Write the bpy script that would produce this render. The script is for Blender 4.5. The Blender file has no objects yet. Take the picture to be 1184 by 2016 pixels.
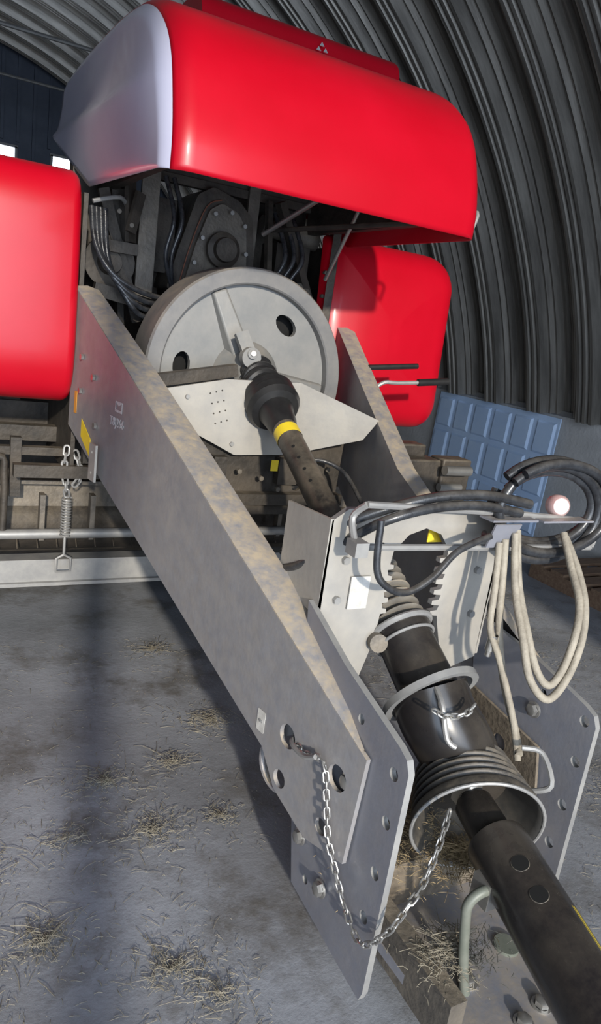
import bpy, bmesh, math, random
from mathutils import Vector, Matrix, geometry
random.seed(7)
sc=bpy.context.scene
V=Vector
# ------------------------------------------------------------------ materials
def mat(name,c,rough=.5,metal=0.0,c2=None,nscale=6,bump=0.0,bscale=40,dust=None,dustamt=.6,coat=0,emit=None,stretch=None,dscale=5,side=.10,spec=.5):
    m=bpy.data.materials.new(name);m.use_nodes=True
    nt=m.node_tree;N=nt.nodes;L=nt.links;b=N['Principled BSDF']
    b.inputs['Roughness'].default_value=rough;b.inputs['Metallic'].default_value=metal
    b.inputs['Specular IOR Level'].default_value=spec
    b.inputs['Coat Weight'].default_value=coat;b.inputs['Coat Roughness'].default_value=.12
    tc=N.new('ShaderNodeTexCoord');src=tc.outputs['Object']
    if stretch:
        mp=N.new('ShaderNodeMapping');mp.inputs['Scale'].default_value=stretch;L.new(src,mp.inputs[0]);src=mp.outputs[0]
    n=N.new('ShaderNodeTexNoise');n.inputs['Scale'].default_value=nscale;n.inputs['Detail'].default_value=6;n.inputs['Roughness'].default_value=.65
    L.new(src,n.inputs['Vector'])
    r=N.new('ShaderNodeValToRGB');r.color_ramp.elements[0].position=.35;r.color_ramp.elements[1].position=.68
    c2=c2 or tuple(min(1,x*1.25) for x in c)
    r.color_ramp.elements[0].color=(*c,1);r.color_ramp.elements[1].color=(*c2,1)
    L.new(n.outputs['Fac'],r.inputs[0]);col=r.outputs[0]
    if dust:
        g=N.new('ShaderNodeNewGeometry');s=N.new('ShaderNodeSeparateXYZ');L.new(g.outputs['Normal'],s.inputs[0])
        n2=N.new('ShaderNodeTexNoise');n2.inputs['Scale'].default_value=dscale;n2.inputs['Detail'].default_value=8;n2.inputs['Roughness'].default_value=.75
        L.new(tc.outputs['Object'],n2.inputs['Vector'])
        r2=N.new('ShaderNodeValToRGB');r2.color_ramp.elements[0].position=.36;r2.color_ramp.elements[1].position=.64
        L.new(n2.outputs['Fac'],r2.inputs[0])
        mr=N.new('ShaderNodeMapRange');mr.inputs['From Min'].default_value=-.1;mr.inputs['From Max'].default_value=.8
        mr.inputs['To Min'].default_value=side;mr.inputs['To Max'].default_value=1
        L.new(s.outputs['Z'],mr.inputs['Value'])
        mu=N.new('ShaderNodeMath');mu.operation='MULTIPLY';L.new(r2.outputs[0],mu.inputs[0]);L.new(mr.outputs[0],mu.inputs[1])
        mu2=N.new('ShaderNodeMath');mu2.operation='MULTIPLY';L.new(mu.outputs[0],mu2.inputs[0]);mu2.inputs[1].default_value=dustamt
        mx=N.new('ShaderNodeMix');mx.data_type='RGBA';L.new(mu2.outputs[0],mx.inputs['Factor']);L.new(col,mx.inputs['A']);mx.inputs['B'].default_value=(*dust,1)
        col=mx.outputs['Result']
        rr=N.new('ShaderNodeMapRange');rr.inputs['To Min'].default_value=rough;rr.inputs['To Max'].default_value=.85
        L.new(mu2.outputs[0],rr.inputs['Value']);L.new(rr.outputs[0],b.inputs['Roughness'])
    L.new(col,b.inputs['Base Color'])
    if bump:
        nb=N.new('ShaderNodeTexNoise');nb.inputs['Scale'].default_value=bscale;nb.inputs['Detail'].default_value=4
        L.new(src,nb.inputs['Vector'])
        bp=N.new('ShaderNodeBump');bp.inputs['Strength'].default_value=bump;bp.inputs['Distance'].default_value=.02
        L.new(nb.outputs['Fac'],bp.inputs['Height']);L.new(bp.outputs[0],b.inputs['Normal'])
    if emit:
        b.inputs['Emission Color'].default_value=(*emit[0],1);b.inputs['Emission Strength'].default_value=emit[1]
    return m
DUST=(.41,.34,.245)
RED=mat('red_paint',(.40,.001,.010),.34,0,(.45,.002,.014),2,coat=.12,spec=.35)
HOOD_GLARE=mat('painted_hood_glare',(.60,.58,.71),.26,.05,(.66,.64,.76),2,coat=.5)  # pale lavender-grey base colour stands in for glare on the red hood side
GREY=mat('drawbar_grey_paint',(.225,.225,.242),.38,.15,(.275,.275,.29),16,.04,60,DUST,1.0,side=.12,dscale=18)
PLATEG=mat('hitch_grey_paint',(.205,.215,.255),.36,.2,(.25,.26,.30),6,.04,60,DUST,.6,side=.14,dscale=16)
IRON=mat('flywheel_grey_paint',(.17,.175,.175),.5,.1,(.215,.215,.21),5,.05,30,DUST,.35)
RIMM=mat('flywheel_rim_paint',(.125,.127,.132),.5,.1,(.165,.165,.165),5,.05,30,DUST,.45)
TAN=mat('warm_grey_paint',(.29,.28,.262),.45,.05,(.37,.36,.335),5,.05,40,DUST,.5,side=.25,dscale=10)
BLK=mat('black_plastic',(.012,.011,.012),.24,0,(.018,.017,.017),8,dust=DUST,dustamt=.10,dscale=3)
BLKT=mat('brown_black_tube_plastic',(.018,.016,.017),.24,0,(.030,.027,.025),5,dust=DUST,dustamt=.08,dscale=5)
BLKD=mat('dusty_black_plastic',(.028,.028,.029),.42,0,(.048,.048,.047),8,.05,50,DUST,.38,dscale=14,side=.06)
RUB=mat('black_rubber',(.012,.012,.013),.40,0,(.02,.02,.02),20)
HOLE=mat('black_hole',(.002,.002,.002),.9)
DARK=mat('grimy_dark_steel',(.020,.018,.016),.6,.2,(.055,.046,.038),7,.2,30,DUST,.35)
BRN=mat('dusty_machine_steel',(.08,.073,.065),.55,.2,(.135,.12,.10),9,.2,40,DUST,.6)
TUBEM=mat('dusty_dark_tube',(.022,.021,.020),.40,.1,(.048,.044,.04),9,.08,40,DUST,.3)
BELLOW=mat('dusty_bellows',(.08,.075,.068),.6,0,(.15,.14,.12),12,.1,40,DUST,.7,side=.2)
STEEL=mat('zinc_plated_steel',(.44,.43,.41),.34,.85,(.54,.53,.50),15)
EDGE=mat('worn_grey_steel',(.25,.25,.25),.45,.3,(.34,.335,.32),12)
YEL=mat('yellow_decal',(.72,.54,.02),.45,0,(.80,.60,.05))
ORG=mat('orange_reflector',(.55,.25,.04),.5)
WHT=mat('white_label',(.42,.41,.38),.6,0,(.60,.59,.56),30)
CHALK=mat('faint_white_chalk',(.42,.42,.42),.7,0,(.55,.55,.55),60)
SLV=mat('silver_emblem',(.75,.75,.78),.25,.7)
HOSE=mat('pale_sleeved_hose',(.22,.195,.155),.7,0,(.34,.305,.245),20,.15,120)
RHOSE=mat('dark_hose',(.014,.015,.018),.26,0,(.035,.04,.048),20,.05,100,DUST,.15)
OLIVE=mat('olive_grey_handle',(.13,.145,.12),.5,.1,(.19,.20,.17),15)
RUST=mat('dusty_brown_steel',(.085,.07,.055),.75,.1,(.17,.14,.105),25,.2,60,DUST,.4,side=.3,dscale=20)
ORC=mat('dull_sealant',(.16,.06,.035),.7)
LENS=mat('faded_red_lens',(.62,.38,.36),.3,0,(.75,.55,.52),8,coat=.4)
STRAW=mat('straw',(.14,.122,.088),.85,0,(.30,.27,.21),30)
STRAWD=mat('damp_straw',(.14,.10,.05),.85,0,(.42,.32,.18),30)
WOOD=mat('weathered_wood',(.14,.08,.05),.8,0,(.24,.16,.10),6,.3,30,stretch=(1,8,8))
BLUE=mat('faded_blue_sheet',(.52,.69,.94),.5,.0,(.60,.76,.97),3,.05,20)
CONC=mat('stem_wall_concrete',(.46,.455,.44),.85,0,(.58,.57,.55),3,.3,30)
CLAD=mat('end_wall_cladding',(.07,.085,.12),.5,.3,(.10,.12,.16),3)
WIN=mat('daylight_window',(.8,.85,.9),.4,emit=((.80,.90,1.0),7))
GALV=mat('galvanised_arch_sheet',(.14,.13,.115),.36,.45,(.34,.32,.285),.9,.06,10,stretch=(1,26,1))
def floor_mat():
    m=bpy.data.materials.new('dirty_concrete');m.use_nodes=True
    nt=m.node_tree;N=nt.nodes;L=nt.links;b=N['Principled BSDF'];tc=N.new('ShaderNodeTexCoord')
    def noise(s,d,ro):
        n=N.new('ShaderNodeTexNoise');n.inputs['Scale'].default_value=s;n.inputs['Detail'].default_value=d;n.inputs['Roughness'].default_value=ro
        L.new(tc.outputs['Object'],n.inputs['Vector']);return n
    n1=noise(1.3,8,.62);n2=noise(3.0,12,.72);n3=noise(60,4,.6)
    r=N.new('ShaderNodeValToRGB');r.color_ramp.elements[0].position=.30;r.color_ramp.elements[1].position=.70
    r.color_ramp.elements[0].color=(.175,.182,.195,1);r.color_ramp.elements[1].color=(.31,.328,.362,1)
    L.new(n1.outputs['Fac'],r.inputs[0])
    r2=N.new('ShaderNodeValToRGB');r2.color_ramp.elements[0].position=.50;r2.color_ramp.elements[1].position=.66
    r2.color_ramp.elements[0].color=(0,0,0,1);r2.color_ramp.elements[1].color=(.8,.8,.8,1)
    L.new(n2.outputs['Fac'],r2.inputs[0])
    mx=N.new('ShaderNodeMix');mx.data_type='RGBA';L.new(r2.outputs[0],mx.inputs['Factor']);L.new(r.outputs[0],mx.inputs['A']);mx.inputs['B'].default_value=(.105,.097,.083,1)
    L.new(mx.outputs['Result'],b.inputs['Base Color']);b.inputs['Roughness'].default_value=.58
    ad=N.new('ShaderNodeMath');ad.operation='ADD';L.new(n2.outputs['Fac'],ad.inputs[0])
    ml=N.new('ShaderNodeMath');ml.operation='MULTIPLY';ml.inputs[1].default_value=.15;L.new(n3.outputs['Fac'],ml.inputs[0]);L.new(ml.outputs[0],ad.inputs[1])
    bp=N.new('ShaderNodeBump');bp.inputs['Strength'].default_value=.3;bp.inputs['Distance'].default_value=.03
    L.new(ad.outputs[0],bp.inputs['Height']);L.new(bp.outputs[0],b.inputs['Normal'])
    return m
FLOOR=floor_mat()
# ------------------------------------------------------------------ geometry accumulator
def catmull(pts,n,closed=False):
    if n<=1: return [V(p) for p in pts]
    P=[V(p) for p in pts];out=[];k=len(P)
    rng=range(k) if closed else range(k-1)
    for i in rng:
        if closed: a,b,c,d=P[(i-1)%k],P[i],P[(i+1)%k],P[(i+2)%k]
        else: a,b,c,d=P[max(i-1,0)],P[i],P[i+1],P[min(i+2,k-1)]
        for j in range(n):
            t=j/n
            out.append(.5*((2*b)+(c-a)*t+(2*a-5*b+4*c-d)*t*t+(3*b-a-3*c+d)*t**3))
    if not closed: out.append(P[-1])
    return out
class G:
    def __init__(s): s.v=[];s.f=[];s.m=[];s.s=[]
    def add(s,vs,fs,m=0,sm=False):
        o=len(s.v);s.v+=[tuple(v) for v in vs]
        for k,f in enumerate(fs): s.f.append([i+o for i in f]);s.m.append(m[k] if isinstance(m,list) else m);s.s.append(sm)
        return s
    def hexa(s,c,m=0):
        return s.add(c,[(0,1,2,3),(4,5,6,7),(0,1,5,4),(1,2,6,5),(2,3,7,6),(3,0,4,7)],m)
    def box(s,c,d,m=0,R=None):
        R=R or Matrix.Identity(3);c=V(c);h=V(d)/2
        pts=[c+R@V((x*h.x,y*h.y,z*h.z)) for z in(-1,1) for x,y in((-1,-1),(1,-1),(1,1),(-1,1))]
        return s.hexa(pts,m)
    def bar(s,a,b,w,h,m=0,up=(0,0,1)):
        a=V(a);b=V(b);d=(b-a).normalized();x=d.cross(V(up)).normalized();z=x.cross(d)
        pts=[p+x*i*w/2+z*j*h/2 for p in(a,b) for i,j in((-1,-1),(1,-1),(1,1),(-1,1))]
        return s.hexa(pts,m)
    def tube(s,pts,r,seg=10,closed=False,m=0,n=1,sm=True):
        P=catmull(pts,n,closed);k=len(P)
        rr=r if isinstance(r,(list,tuple)) else [r]*k
        T=[]
        for i in range(k):
            a=P[(i-1)%k] if (closed or i>0) else P[0];b=P[(i+1)%k] if (closed or i<k-1) else P[-1]
            t=(b-a);T.append(t.normalized() if t.length>1e-9 else V((0,0,1)))
        u=T[0].orthogonal().normalized();vs=[]
        for i in range(k):
            u=(u-T[i]*u.dot(T[i]))
            u=u.normalized() if u.length>1e-6 else T[i].orthogonal().normalized()
            w=T[i].cross(u)
            for j in range(seg):
                a=2*math.pi*j/seg;vs.append(P[i]+(u*math.cos(a)+w*math.sin(a))*rr[i])
        fs=[]
        for i in range(k if closed else k-1):
            for j in range(seg):
                i2=(i+1)%k;fs.append((i*seg+j,i*seg+(j+1)%seg,i2*seg+(j+1)%seg,i2*seg+j))
        if not closed: fs.append(tuple(range(seg)));fs.append(tuple(range((k-1)*seg,k*seg)))
        return s.add(vs,fs,m,sm)
    def lathe(s,prof,O,D,seg=40,m=0,sm=True,cap=False):
        O=V(O);D=V(D).normalized();u=D.orthogonal().normalized();w=D.cross(u);vs=[];fs=[]
        for a,r in prof:
            for j in range(seg):
                t=2*math.pi*j/seg;vs.append(O+D*a+(u*math.cos(t)+w*math.sin(t))*r)
        for i in range(len(prof)-1):
            for j in range(seg): fs.append((i*seg+j,i*seg+(j+1)%seg,(i+1)*seg+(j+1)%seg,(i+1)*seg+j))
        if cap: fs.append(tuple(range(seg)));fs.append(tuple(range((len(prof)-1)*seg,len(prof)*seg)))
        return s.add(vs,fs,m,sm)
    def ring(s,O,D,R,r,m=0,seg=40,a0=0,a1=360,ref=None):
        O=V(O);D=V(D).normalized();u=V(ref) if ref else D.orthogonal();u=(u-D*u.dot(D)).normalized();w=D.cross(u)
        cl=(a1-a0)>=360
        k=seg if cl else seg+1
        pts=[O+(u*math.cos(math.radians(a0+(a1-a0)*i/seg))+w*math.sin(math.radians(a0+(a1-a0)*i/seg)))*R for i in range(k)]
        return s.tube(pts,r,8,cl,m)
    def plate(s,out,holes,th,O,A,B,m=0,medge=None):
        O=V(O);A=V(A).normalized();B=V(B).normalized();N=A.cross(B)
        loops=[[(x,y) for x,y in out]]+[h for h in holes]
        tri=geometry.tessellate_polygon([[V((x,y,0)) for x,y in l] for l in loops])
        flat=[p for l in loops for p in l]
        f=[O+A*x+B*y for x,y in flat];b=[p-N*th for p in f];n=len(flat)
        o0=len(s.v);s.v+=[tuple(v) for v in f+b]
        def af(fs,mm):
            for q in fs: s.f.append([i+o0 for i in q]);s.m.append(mm);s.s.append(False)
        af([tuple(t) for t in tri]+[tuple(i+n for i in t)[::-1] for t in tri],m)
        o=0;sd=[]
        for l in loops:
            k=len(l)
            for i in range(k): a,c=o+i,o+(i+1)%k;sd.append((a,c,c+n,a+n))
            o+=k
        af(sd,m if medge is None else medge)
        return s
    def islands(s):
        par=list(range(len(s.v)))
        def fd(a):
            while par[a]!=a: par[a]=par[par[a]];a=par[a]
            return a
        for f in s.f:
            for i in f[1:]: par[fd(i)]=fd(f[0])
        gr={}
        for k,f in enumerate(s.f): gr.setdefault(fd(f[0]),[]).append(k)
        out=[]
        for ks in gr.values():
            g=G();mp={}
            for k in ks:
                q=[]
                for i in s.f[k]:
                    if i not in mp: mp[i]=len(g.v);g.v.append(s.v[i])
                    q.append(mp[i])
                g.f.append(q);g.m.append(s.m[k]);g.s.append(s.s[k])
            out.append(g)
        return out
    def each(s,name,mats,parent=None,**kw):
        return [g.make(name,mats,parent,**kw) for g in s.islands()]
    def make(s,name,mats,parent=None,label=None,bevel=0,cat=None,weld=True,**kw):
        me=bpy.data.meshes.new(name);me.from_pydata(s.v,[],s.f)
        for i,p in enumerate(me.polygons): p.material_index=s.m[i];p.use_smooth=s.s[i]
        for x in (mats if isinstance(mats,(list,tuple)) else [mats]): me.materials.append(x)
        if weld:
            bm=bmesh.new();bm.from_mesh(me);bmesh.ops.remove_doubles(bm,verts=bm.verts,dist=1e-5)
            bmesh.ops.recalc_face_normals(bm,faces=bm.faces);bm.to_mesh(me);bm.free()
            me.set_sharp_from_angle(angle=math.radians(kw.get('sharp',38)))
        xs=[v.co for v in me.vertices];c=V([(min(v[i] for v in xs)+max(v[i] for v in xs))/2 for i in range(3)])
        if kw.get('base'): c.z=min(v.z for v in xs)
        me.transform(Matrix.Translation(-c))
        o=bpy.data.objects.new(name,me);sc.collection.objects.link(o)
        place(o,c,parent)
        if bevel:
            b=o.modifiers.new('bevel','BEVEL');b.width=bevel;b.segments=2;b.limit_method='ANGLE';b.angle_limit=math.radians(35)
        if label:o['label']=label
        if cat:o['category']=cat
        if kw.get('kind'):o['kind']=kw['kind']
        if kw.get('group'):o['group']=kw['group']
        return o
WL={}
def place(o,c,parent):
    WL[o.name]=V(c)
    if parent: o.parent=parent;o.location=V(c)-WL[parent.name]
    else: o.location=c
def circ(cx,cy,r,n=20,ry=None):
    ry=ry or r
    return [(cx+r*math.cos(2*math.pi*i/n),cy+ry*math.sin(2*math.pi*i/n)) for i in range(n)]
def roundpoly(pts,r,n=5):
    out=[];k=len(pts)
    for i in range(k):
        p=V(pts[i]);a=V(pts[i-1])-p;b=V(pts[(i+1)%k])-p
        rr=r[i] if isinstance(r,(list,tuple)) else r
        rr=min(rr,a.length*.48,b.length*.48)
        if rr<=0: out.append(tuple(p));continue
        s=p+a.normalized()*rr;e=p+b.normalized()*rr
        for j in range(n+1):
            t=j/n;q=s*(1-t)**2+p*2*t*(1-t)+e*t*t;out.append((q.x,q.y))
    return out
def chain(pts,L=.03,w=.011,r=.0028,n=6):
    P=catmull(pts,n);g=G();d=[0]
    for i in range(1,len(P)): d.append(d[-1]+(P[i]-P[i-1]).length)
    step=L*.74;k=int(d[-1]/step)
    for i in range(k):
        t=i*step+step/2;j=max(x for x in range(len(d)) if d[x]<=t);j=min(j,len(P)-2)
        q=P[j].lerp(P[j+1],(t-d[j])/max(1e-6,d[j+1]-d[j]));T=(P[j+1]-P[j]).normalized()
        u=T.cross(V((.3,.8,.5))).normalized();w2=T.cross(u)
        if i%2: u=w2
        lp=[]
        for a in range(12):
            an=2*math.pi*a/12;cx=math.cos(an);sx=math.sin(an)
            lp.append(q+T*((L/2-w/2)*(1 if cx>0 else -1)+cx*w/2)+u*sx*w/2)
        g.tube(lp,r,6,True)
    return g
# ------------------------------------------------------------------ setting
def arc(a):
    return (-.2+5.76*math.cos(a),-.11+5.76*math.sin(a))
a0=math.asin((1.25+.11)/5.76)
prof=[(0,0),(.03,0),(.05,-.03),(.08,-.03),(.10,0),(.17,0),(.21,.07),(.245,.05),(.27,.055),(.30,.10),(.335,.08),(.36,.085),(.40,.17),(.45,.17),(.47,.145),(.50,.145),(.52,.17),(.57,.17),(.59,.145),(.62,.145),(.64,.17),(.69,.17),(.73,.085),(.755,.08),(.79,.10),(.82,.055),(.845,.05),(.88,.07),(.92,0)]
ys=[];y=-3.2
while y<14.0:
    for t,d in prof: ys.append((y+t*.61,d))
    y+=.61
ys=[q for q in ys if q[0]<=14.05]
seg=72;vs=[];fs=[]
for i in range(seg+1):
    a=a0+(math.pi-2*a0)*i/seg;x,z=arc(a)
    for yy,d in ys: vs.append((x-math.cos(a)*d,yy,z-math.sin(a)*d))
n=len(ys)
for i in range(seg):
    for j in range(n-1): fs.append((i*n+j,i*n+j+1,(i+1)*n+j+1,(i+1)*n+j))
G().add(vs,fs,0,False).make('ceiling',GALV,kind='structure',weld=False)
G().box((0,5,-.05),(13,18.5,.1)).make('floor',FLOOR,kind='structure')
g=G().box((5.50,5.4,.61),(.25,17.4,1.22)).box((5.47,5.4,1.245),(.20,17.4,.05),1)
g.make('wall_right',[CONC,EDGE],kind='structure')
G().box((-5.85,5.4,.61),(.25,17.4,1.22)).make('wall_left',CONC,kind='structure')
out=[(5.5,0)]+[arc(a0+(math.pi-2*a0)*i/40) for i in range(41)]+[(-5.9,0)]
h1=[(.55,3.62),(1.43,3.62),(1.43,3.92),(.55,3.92)];h2=[(2.0,3.62),(2.45,3.62),(2.45,3.92),(2.0,3.92)]
g=G().plate(out,[h1,h2],.06,(0,14.0,0),(1,0,0),(0,0,1))
for i in range(44):
    x=-5.3+i*.25;zt=math.sqrt(max(.1,5.7**2-(x+.2)**2))-.15
    if zt<1: continue
    if .5<x<1.48 or 1.95<x<2.5:
        g.box((x,13.97,1.8),(.05,.05,3.5));
        if zt>4.1: g.box((x,13.97,(4.0+zt)/2),(.05,.05,zt-4.0))
    else: g.box((x,13.97,zt/2),(.05,.05,zt))
g.make('wall_back',CLAD,kind='structure')
for i,h in enumerate((h1,h2)):
    x0,x1=h[0][0],h[1][0]
    g=G().box(((x0+x1)/2,14.03,3.77),(x1-x0,.02,.30),0)
    g.box(((x0+x1)/2,13.98,3.62),(x1-x0+.06,.08,.04),1).box(((x0+x1)/2,13.98,3.92),(x1-x0+.06,.08,.04),1).box((x0,13.98,3.77),(.04,.08,.3),1).box((x1,13.98,3.77),(.04,.08,.3),1)
    g.make('window_%d'%(i+1),[WIN,EDGE],kind='structure')
out=[(5.5,0)]+[arc(a0+(math.pi-2*a0)*i/40) for i in range(41)]+[(-5.9,0),(-3.2,0),(-3.2,4.6),(2.6,4.6),(2.6,0)]
G().plate(out,[],.06,(0,-3.2,0),(1,0,0),(0,0,1)).make('wall_front',CLAD,kind='structure')
G().box((-.57,-3.1,2.3),(.17,.1,4.6)).make('trim_1',EDGE,kind='structure')  # unseen post, added to cast the shadow band along the floor
for i,(y,z,r) in enumerate(((10,4.55,.025),(12,4.5,.02),(7.5,4.42,.018))):
    hw=math.sqrt(5.7**2-(z+.11)**2)
    G().tube([(-.2-hw,y,z),(-.2+hw,y,z)],r,8).make('trim_%d'%(i+2),EDGE,kind='structure')
# ------------------------------------------------------------------ BALER
baler=bpy.data.objects.new('hay_baler',None);sc.collection.objects.link(baler);place(baler,V((1.33,3.4,0)),None)
baler['label']='large red and grey hay baler with dusty steel tongue';baler['category']='hay baler'
B=baler
# --- raised front hood
hp=[(2.40,2.14),(2.405,2.25),(2.44,2.38),(2.49,2.50),(2.57,2.60),(2.70,2.69),(2.85,2.75),(3.0,2.78),(3.3,2.81),(3.8,2.83),(4.3,2.83),(4.45,2.80)]
def inset(prof,d):
    out=[]
    for i,p in enumerate(prof):
        a=V(prof[max(i-1,0)]);b=V(prof[min(i+1,len(prof)-1)]);t=(b-a).normalized();nn=V((t.y,-t.x))
        out.append((p[0]+nn.x*d,p[1]+nn.y*d))
    return out
hpf=catmull([(p[0],p[1],0) for p in hp],4);hp2=[(p.x,p.y) for p in hpf]
XR=1.91;RR=.07;XL=.78;RL=.10
def edge(sgn,X,R_,angs): return [(X+sgn*R_*math.sin(math.radians(a)),R_*(1-math.cos(math.radians(a)))) for a in angs]
AL=45
st=edge(-1,XL,RL,(AL,36,27,18,9))+[(XL,0),(.95,0),(1.4,0),(XR,0)]+edge(1,XR,RR,(15,30,45,60,75,90))
vs=[];fs=[];n=len(hp2)
for x,d in st:
    for p in inset(hp2,d): vs.append((x,p[0],p[1]))
for i in range(len(st)-1):
    for j in range(n-1): fs.append((i*n+j,i*n+j+1,(i+1)*n+j+1,(i+1)*n+j))
k0=len(vs)
low=[V((XR+RR,2.52+(4.34-2.52)*i/(n-1),2.14+(.30*max(0,(i/(n-1)-.5))*2))) for i in range(n)]
vs+=low
o=(len(st)-1)*n
for j in range(n-1): fs.append((o+j,o+j+1,k0+j+1,k0+j))
hood=G().add(vs,fs,0,True).make('hood',RED,B,weld=True,label='glossy red raised front hood',sharp=60)
md=hood.modifiers.new('thick','SOLIDIFY');md.thickness=.008;md.offset=0
ring0=inset(hp2,RL*(1-math.cos(math.radians(AL))));x0_=XL-RL*math.sin(math.radians(AL))
def zbot(y): return 2.14+.05*min(1,max(0,(y-2.4)/1.2))+.33*max(0,(y-3.6)/.85)
vs=[];fs=[];rows=34
def flx(d,z,y):
    e=min(1,d/.30);e=math.sin(e*math.pi/2)
    e2=min(1,d/.05);e2=math.sin(e2*math.pi/2)
    zc=2.42+.10*(y-2.46)/1.96;q=z-zc
    step=.030*(1+math.tanh(q/.018))/2*max(0,min(1,(y-2.6)/.6))
    return x0_-.028*e2-.055*e+step*e-(.06*(q/.3) if q<0 else -.06*(q/.4))*e
cols=[ring0[0][0]+(4.45-ring0[0][0])*(i/90)**2.1 for i in range(91)]
def zt_(y):
    for a,b in zip(ring0[:-1],ring0[1:]):
        if a[0]<=y<=b[0]: return a[1]+(b[1]-a[1])*(y-a[0])/max(1e-6,b[0]-a[0])
    return ring0[-1][1]
def yf_(z):
    if z<=ring0[0][1]: return ring0[0][0]
    for a,b in zip(ring0[:-1],ring0[1:]):
        if a[1]<=z<=b[1]: return a[0]+(b[0]-a[0])*(z-a[1])/max(1e-6,b[1]-a[1])
    return 4.4
for y in cols:
    zt=zt_(y);zb=zbot(y)
    for j in range(rows+1):
        v=math.sin(j/rows*math.pi/2);z=zb+(zt-zb)*v
        a_=max(0,zt-z);b_=max(0,y-yf_(z));d=min(a_,b_)
        if a_+b_>0: d=a_*b_/math.sqrt(a_*a_+b_*b_+1e-9)
        vs.append((flx(d,z,y),y,z))
for i in range(len(cols)-1):
    for j in range(rows):
        a=i*(rows+1)+j;fs.append((a,a+1,a+rows+2,a+rows+1))
o=G().add(vs,fs,0,True).make('hood_side_panel',HOOD_GLARE,B,weld=False,label='rounded side of the hood, glare painted as pale grey')
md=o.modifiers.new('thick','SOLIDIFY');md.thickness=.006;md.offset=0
g=G()
g.box((1.33,2.56,2.20),(1.08,.04,.05)).box((1.33,3.1,2.30),(1.13,.05,.04)).box((1.33,3.7,2.32),(1.13,.05,.04)).box((1.88,3.1,2.26),(.04,1.2,.14)).box((.80,3.2,2.28),(.04,1.4,.14))
g.tube([(1.88,2.6,2.2),(1.55,3.5,2.15)],.012)
g.make('hood_frame',DARK,B)
G().tube([(1.75,2.95,2.42),(1.50,3.45,2.12)],.012).tube([(1.80,3.0,2.35),(1.80,3.3,1.95)],.010).each('gas_strut',STEEL,B)
G().tube([(1.95,2.60,2.18),(2.00,2.60,2.24),(2.03,2.50,2.26),(2.0,2.48,2.18)],.008,n=4).make('hood_latch',EDGE,B)
g=G();hv=roundpoly([(3.28,2.80),(3.34,2.99),(3.42,3.035),(4.1,3.035),(4.2,2.80)],.04)
g.plate(hv,[],1.02,(2.07,0,0),(0,1,0),(0,0,1));o=g.make('upper_cover',RED,B,bevel=.02,label='red raised cover on the hood')
g=G()
for dx,dz in((0,.013),(-.018,-.011),(.018,-.011)):
    g.plate([(dx-.012,dz-.009),(dx+.012,dz-.009),(dx,dz+.010)],[],.004,(1.62,3.30,2.945),(1,0,0),(0,.3,1))
g.make('emblem',SLV,B,label='small silver three-triangle emblem')
# --- side panels
def pillow(x0,x1,z0,z1,rads,y,under=0,dep=.06):
    cx,cz=(x0+x1)/2,(z0+z1)/2;hx,hz=(x1-x0)/2,(z1-z0)/2
    def loop(ins):
        k=[max(.01,r-ins*.6) for r in rads]
        return roundpoly([(x0+ins,z0+ins),(x1-ins,z0+ins),(x1-ins,z1-ins),(x0+ins,z1-ins)],k,8)
    rings=[(0,dep)]+[(.11*(1-math.cos(math.radians(a))),dep*(1-math.sin(math.radians(a)))) for a in (20,40,55,70,82,90)]+[(.18,-.006),(.26,-.012),(.34,-.015),(min(hx,hz)*.92,-.018)]
    vs=[];fs=[]
    for ins,dy in rings:
        for p in loop(ins):
            h=(p[1]-cz)/hz;vs.append((p[0],y+dy+.12*max(0,h)**3+under*max(0,-h-.5)**2,p[1]))
    k=len(loop(0))
    for i in range(len(rings)-1):
        for j in range(k): fs.append((i*k+j,i*k+(j+1)%k,(i+1)*k+(j+1)%k,(i+1)*k+j))
    fs.append(tuple((len(rings)-1)*k+j for j in range(k)))
    return G().add(vs,fs,0,True)
pillow(1.89,2.74,1.21,2.20,[.05,.14,.17,.06],3.38,.15,.08).make('side_panel',RED,B,label='rounded glossy red side panel',sharp=80)
lp_=[(3.64,2.24),(3.54,2.235),(3.46,2.20),(3.41,2.12),(3.39,2.0),(3.38,1.8),(3.372,1.6),(3.372,1.45),(3.385,1.36),(3.42,1.28),(3.48,1.23),(3.57,1.21),(3.64,1.21)]
lpf=[(p.x,p.y) for p in catmull([(a,b,0) for a,b in lp_],5)]
st=[(-.6,0),(0,0),(.3,0),(.585,0)]+[(.585+.04*math.sin(math.radians(a)),.04*(1-math.cos(math.radians(a)))) for a in(20,40,60,80,90)]
vs=[];fs=[];n=len(lpf)
for x,d in st:
    for i,p in enumerate(lpf):
        a=V(lpf[max(i-1,0)]);b=V(lpf[min(i+1,n-1)]);t=(b-a).normalized();vs.append((x,p[0]-t.y*d,p[1]+t.x*d))
for i in range(len(st)-1):
    for j in range(n-1): fs.append((i*n+j,i*n+j+1,(i+1)*n+j+1,(i+1)*n+j))
fs.append(tuple((len(st)-1)*n+j for j in range(n)))
G().add(vs,fs,0,True).make('side_panel',RED,B,label='curved glossy red side panel',sharp=70)
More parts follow.
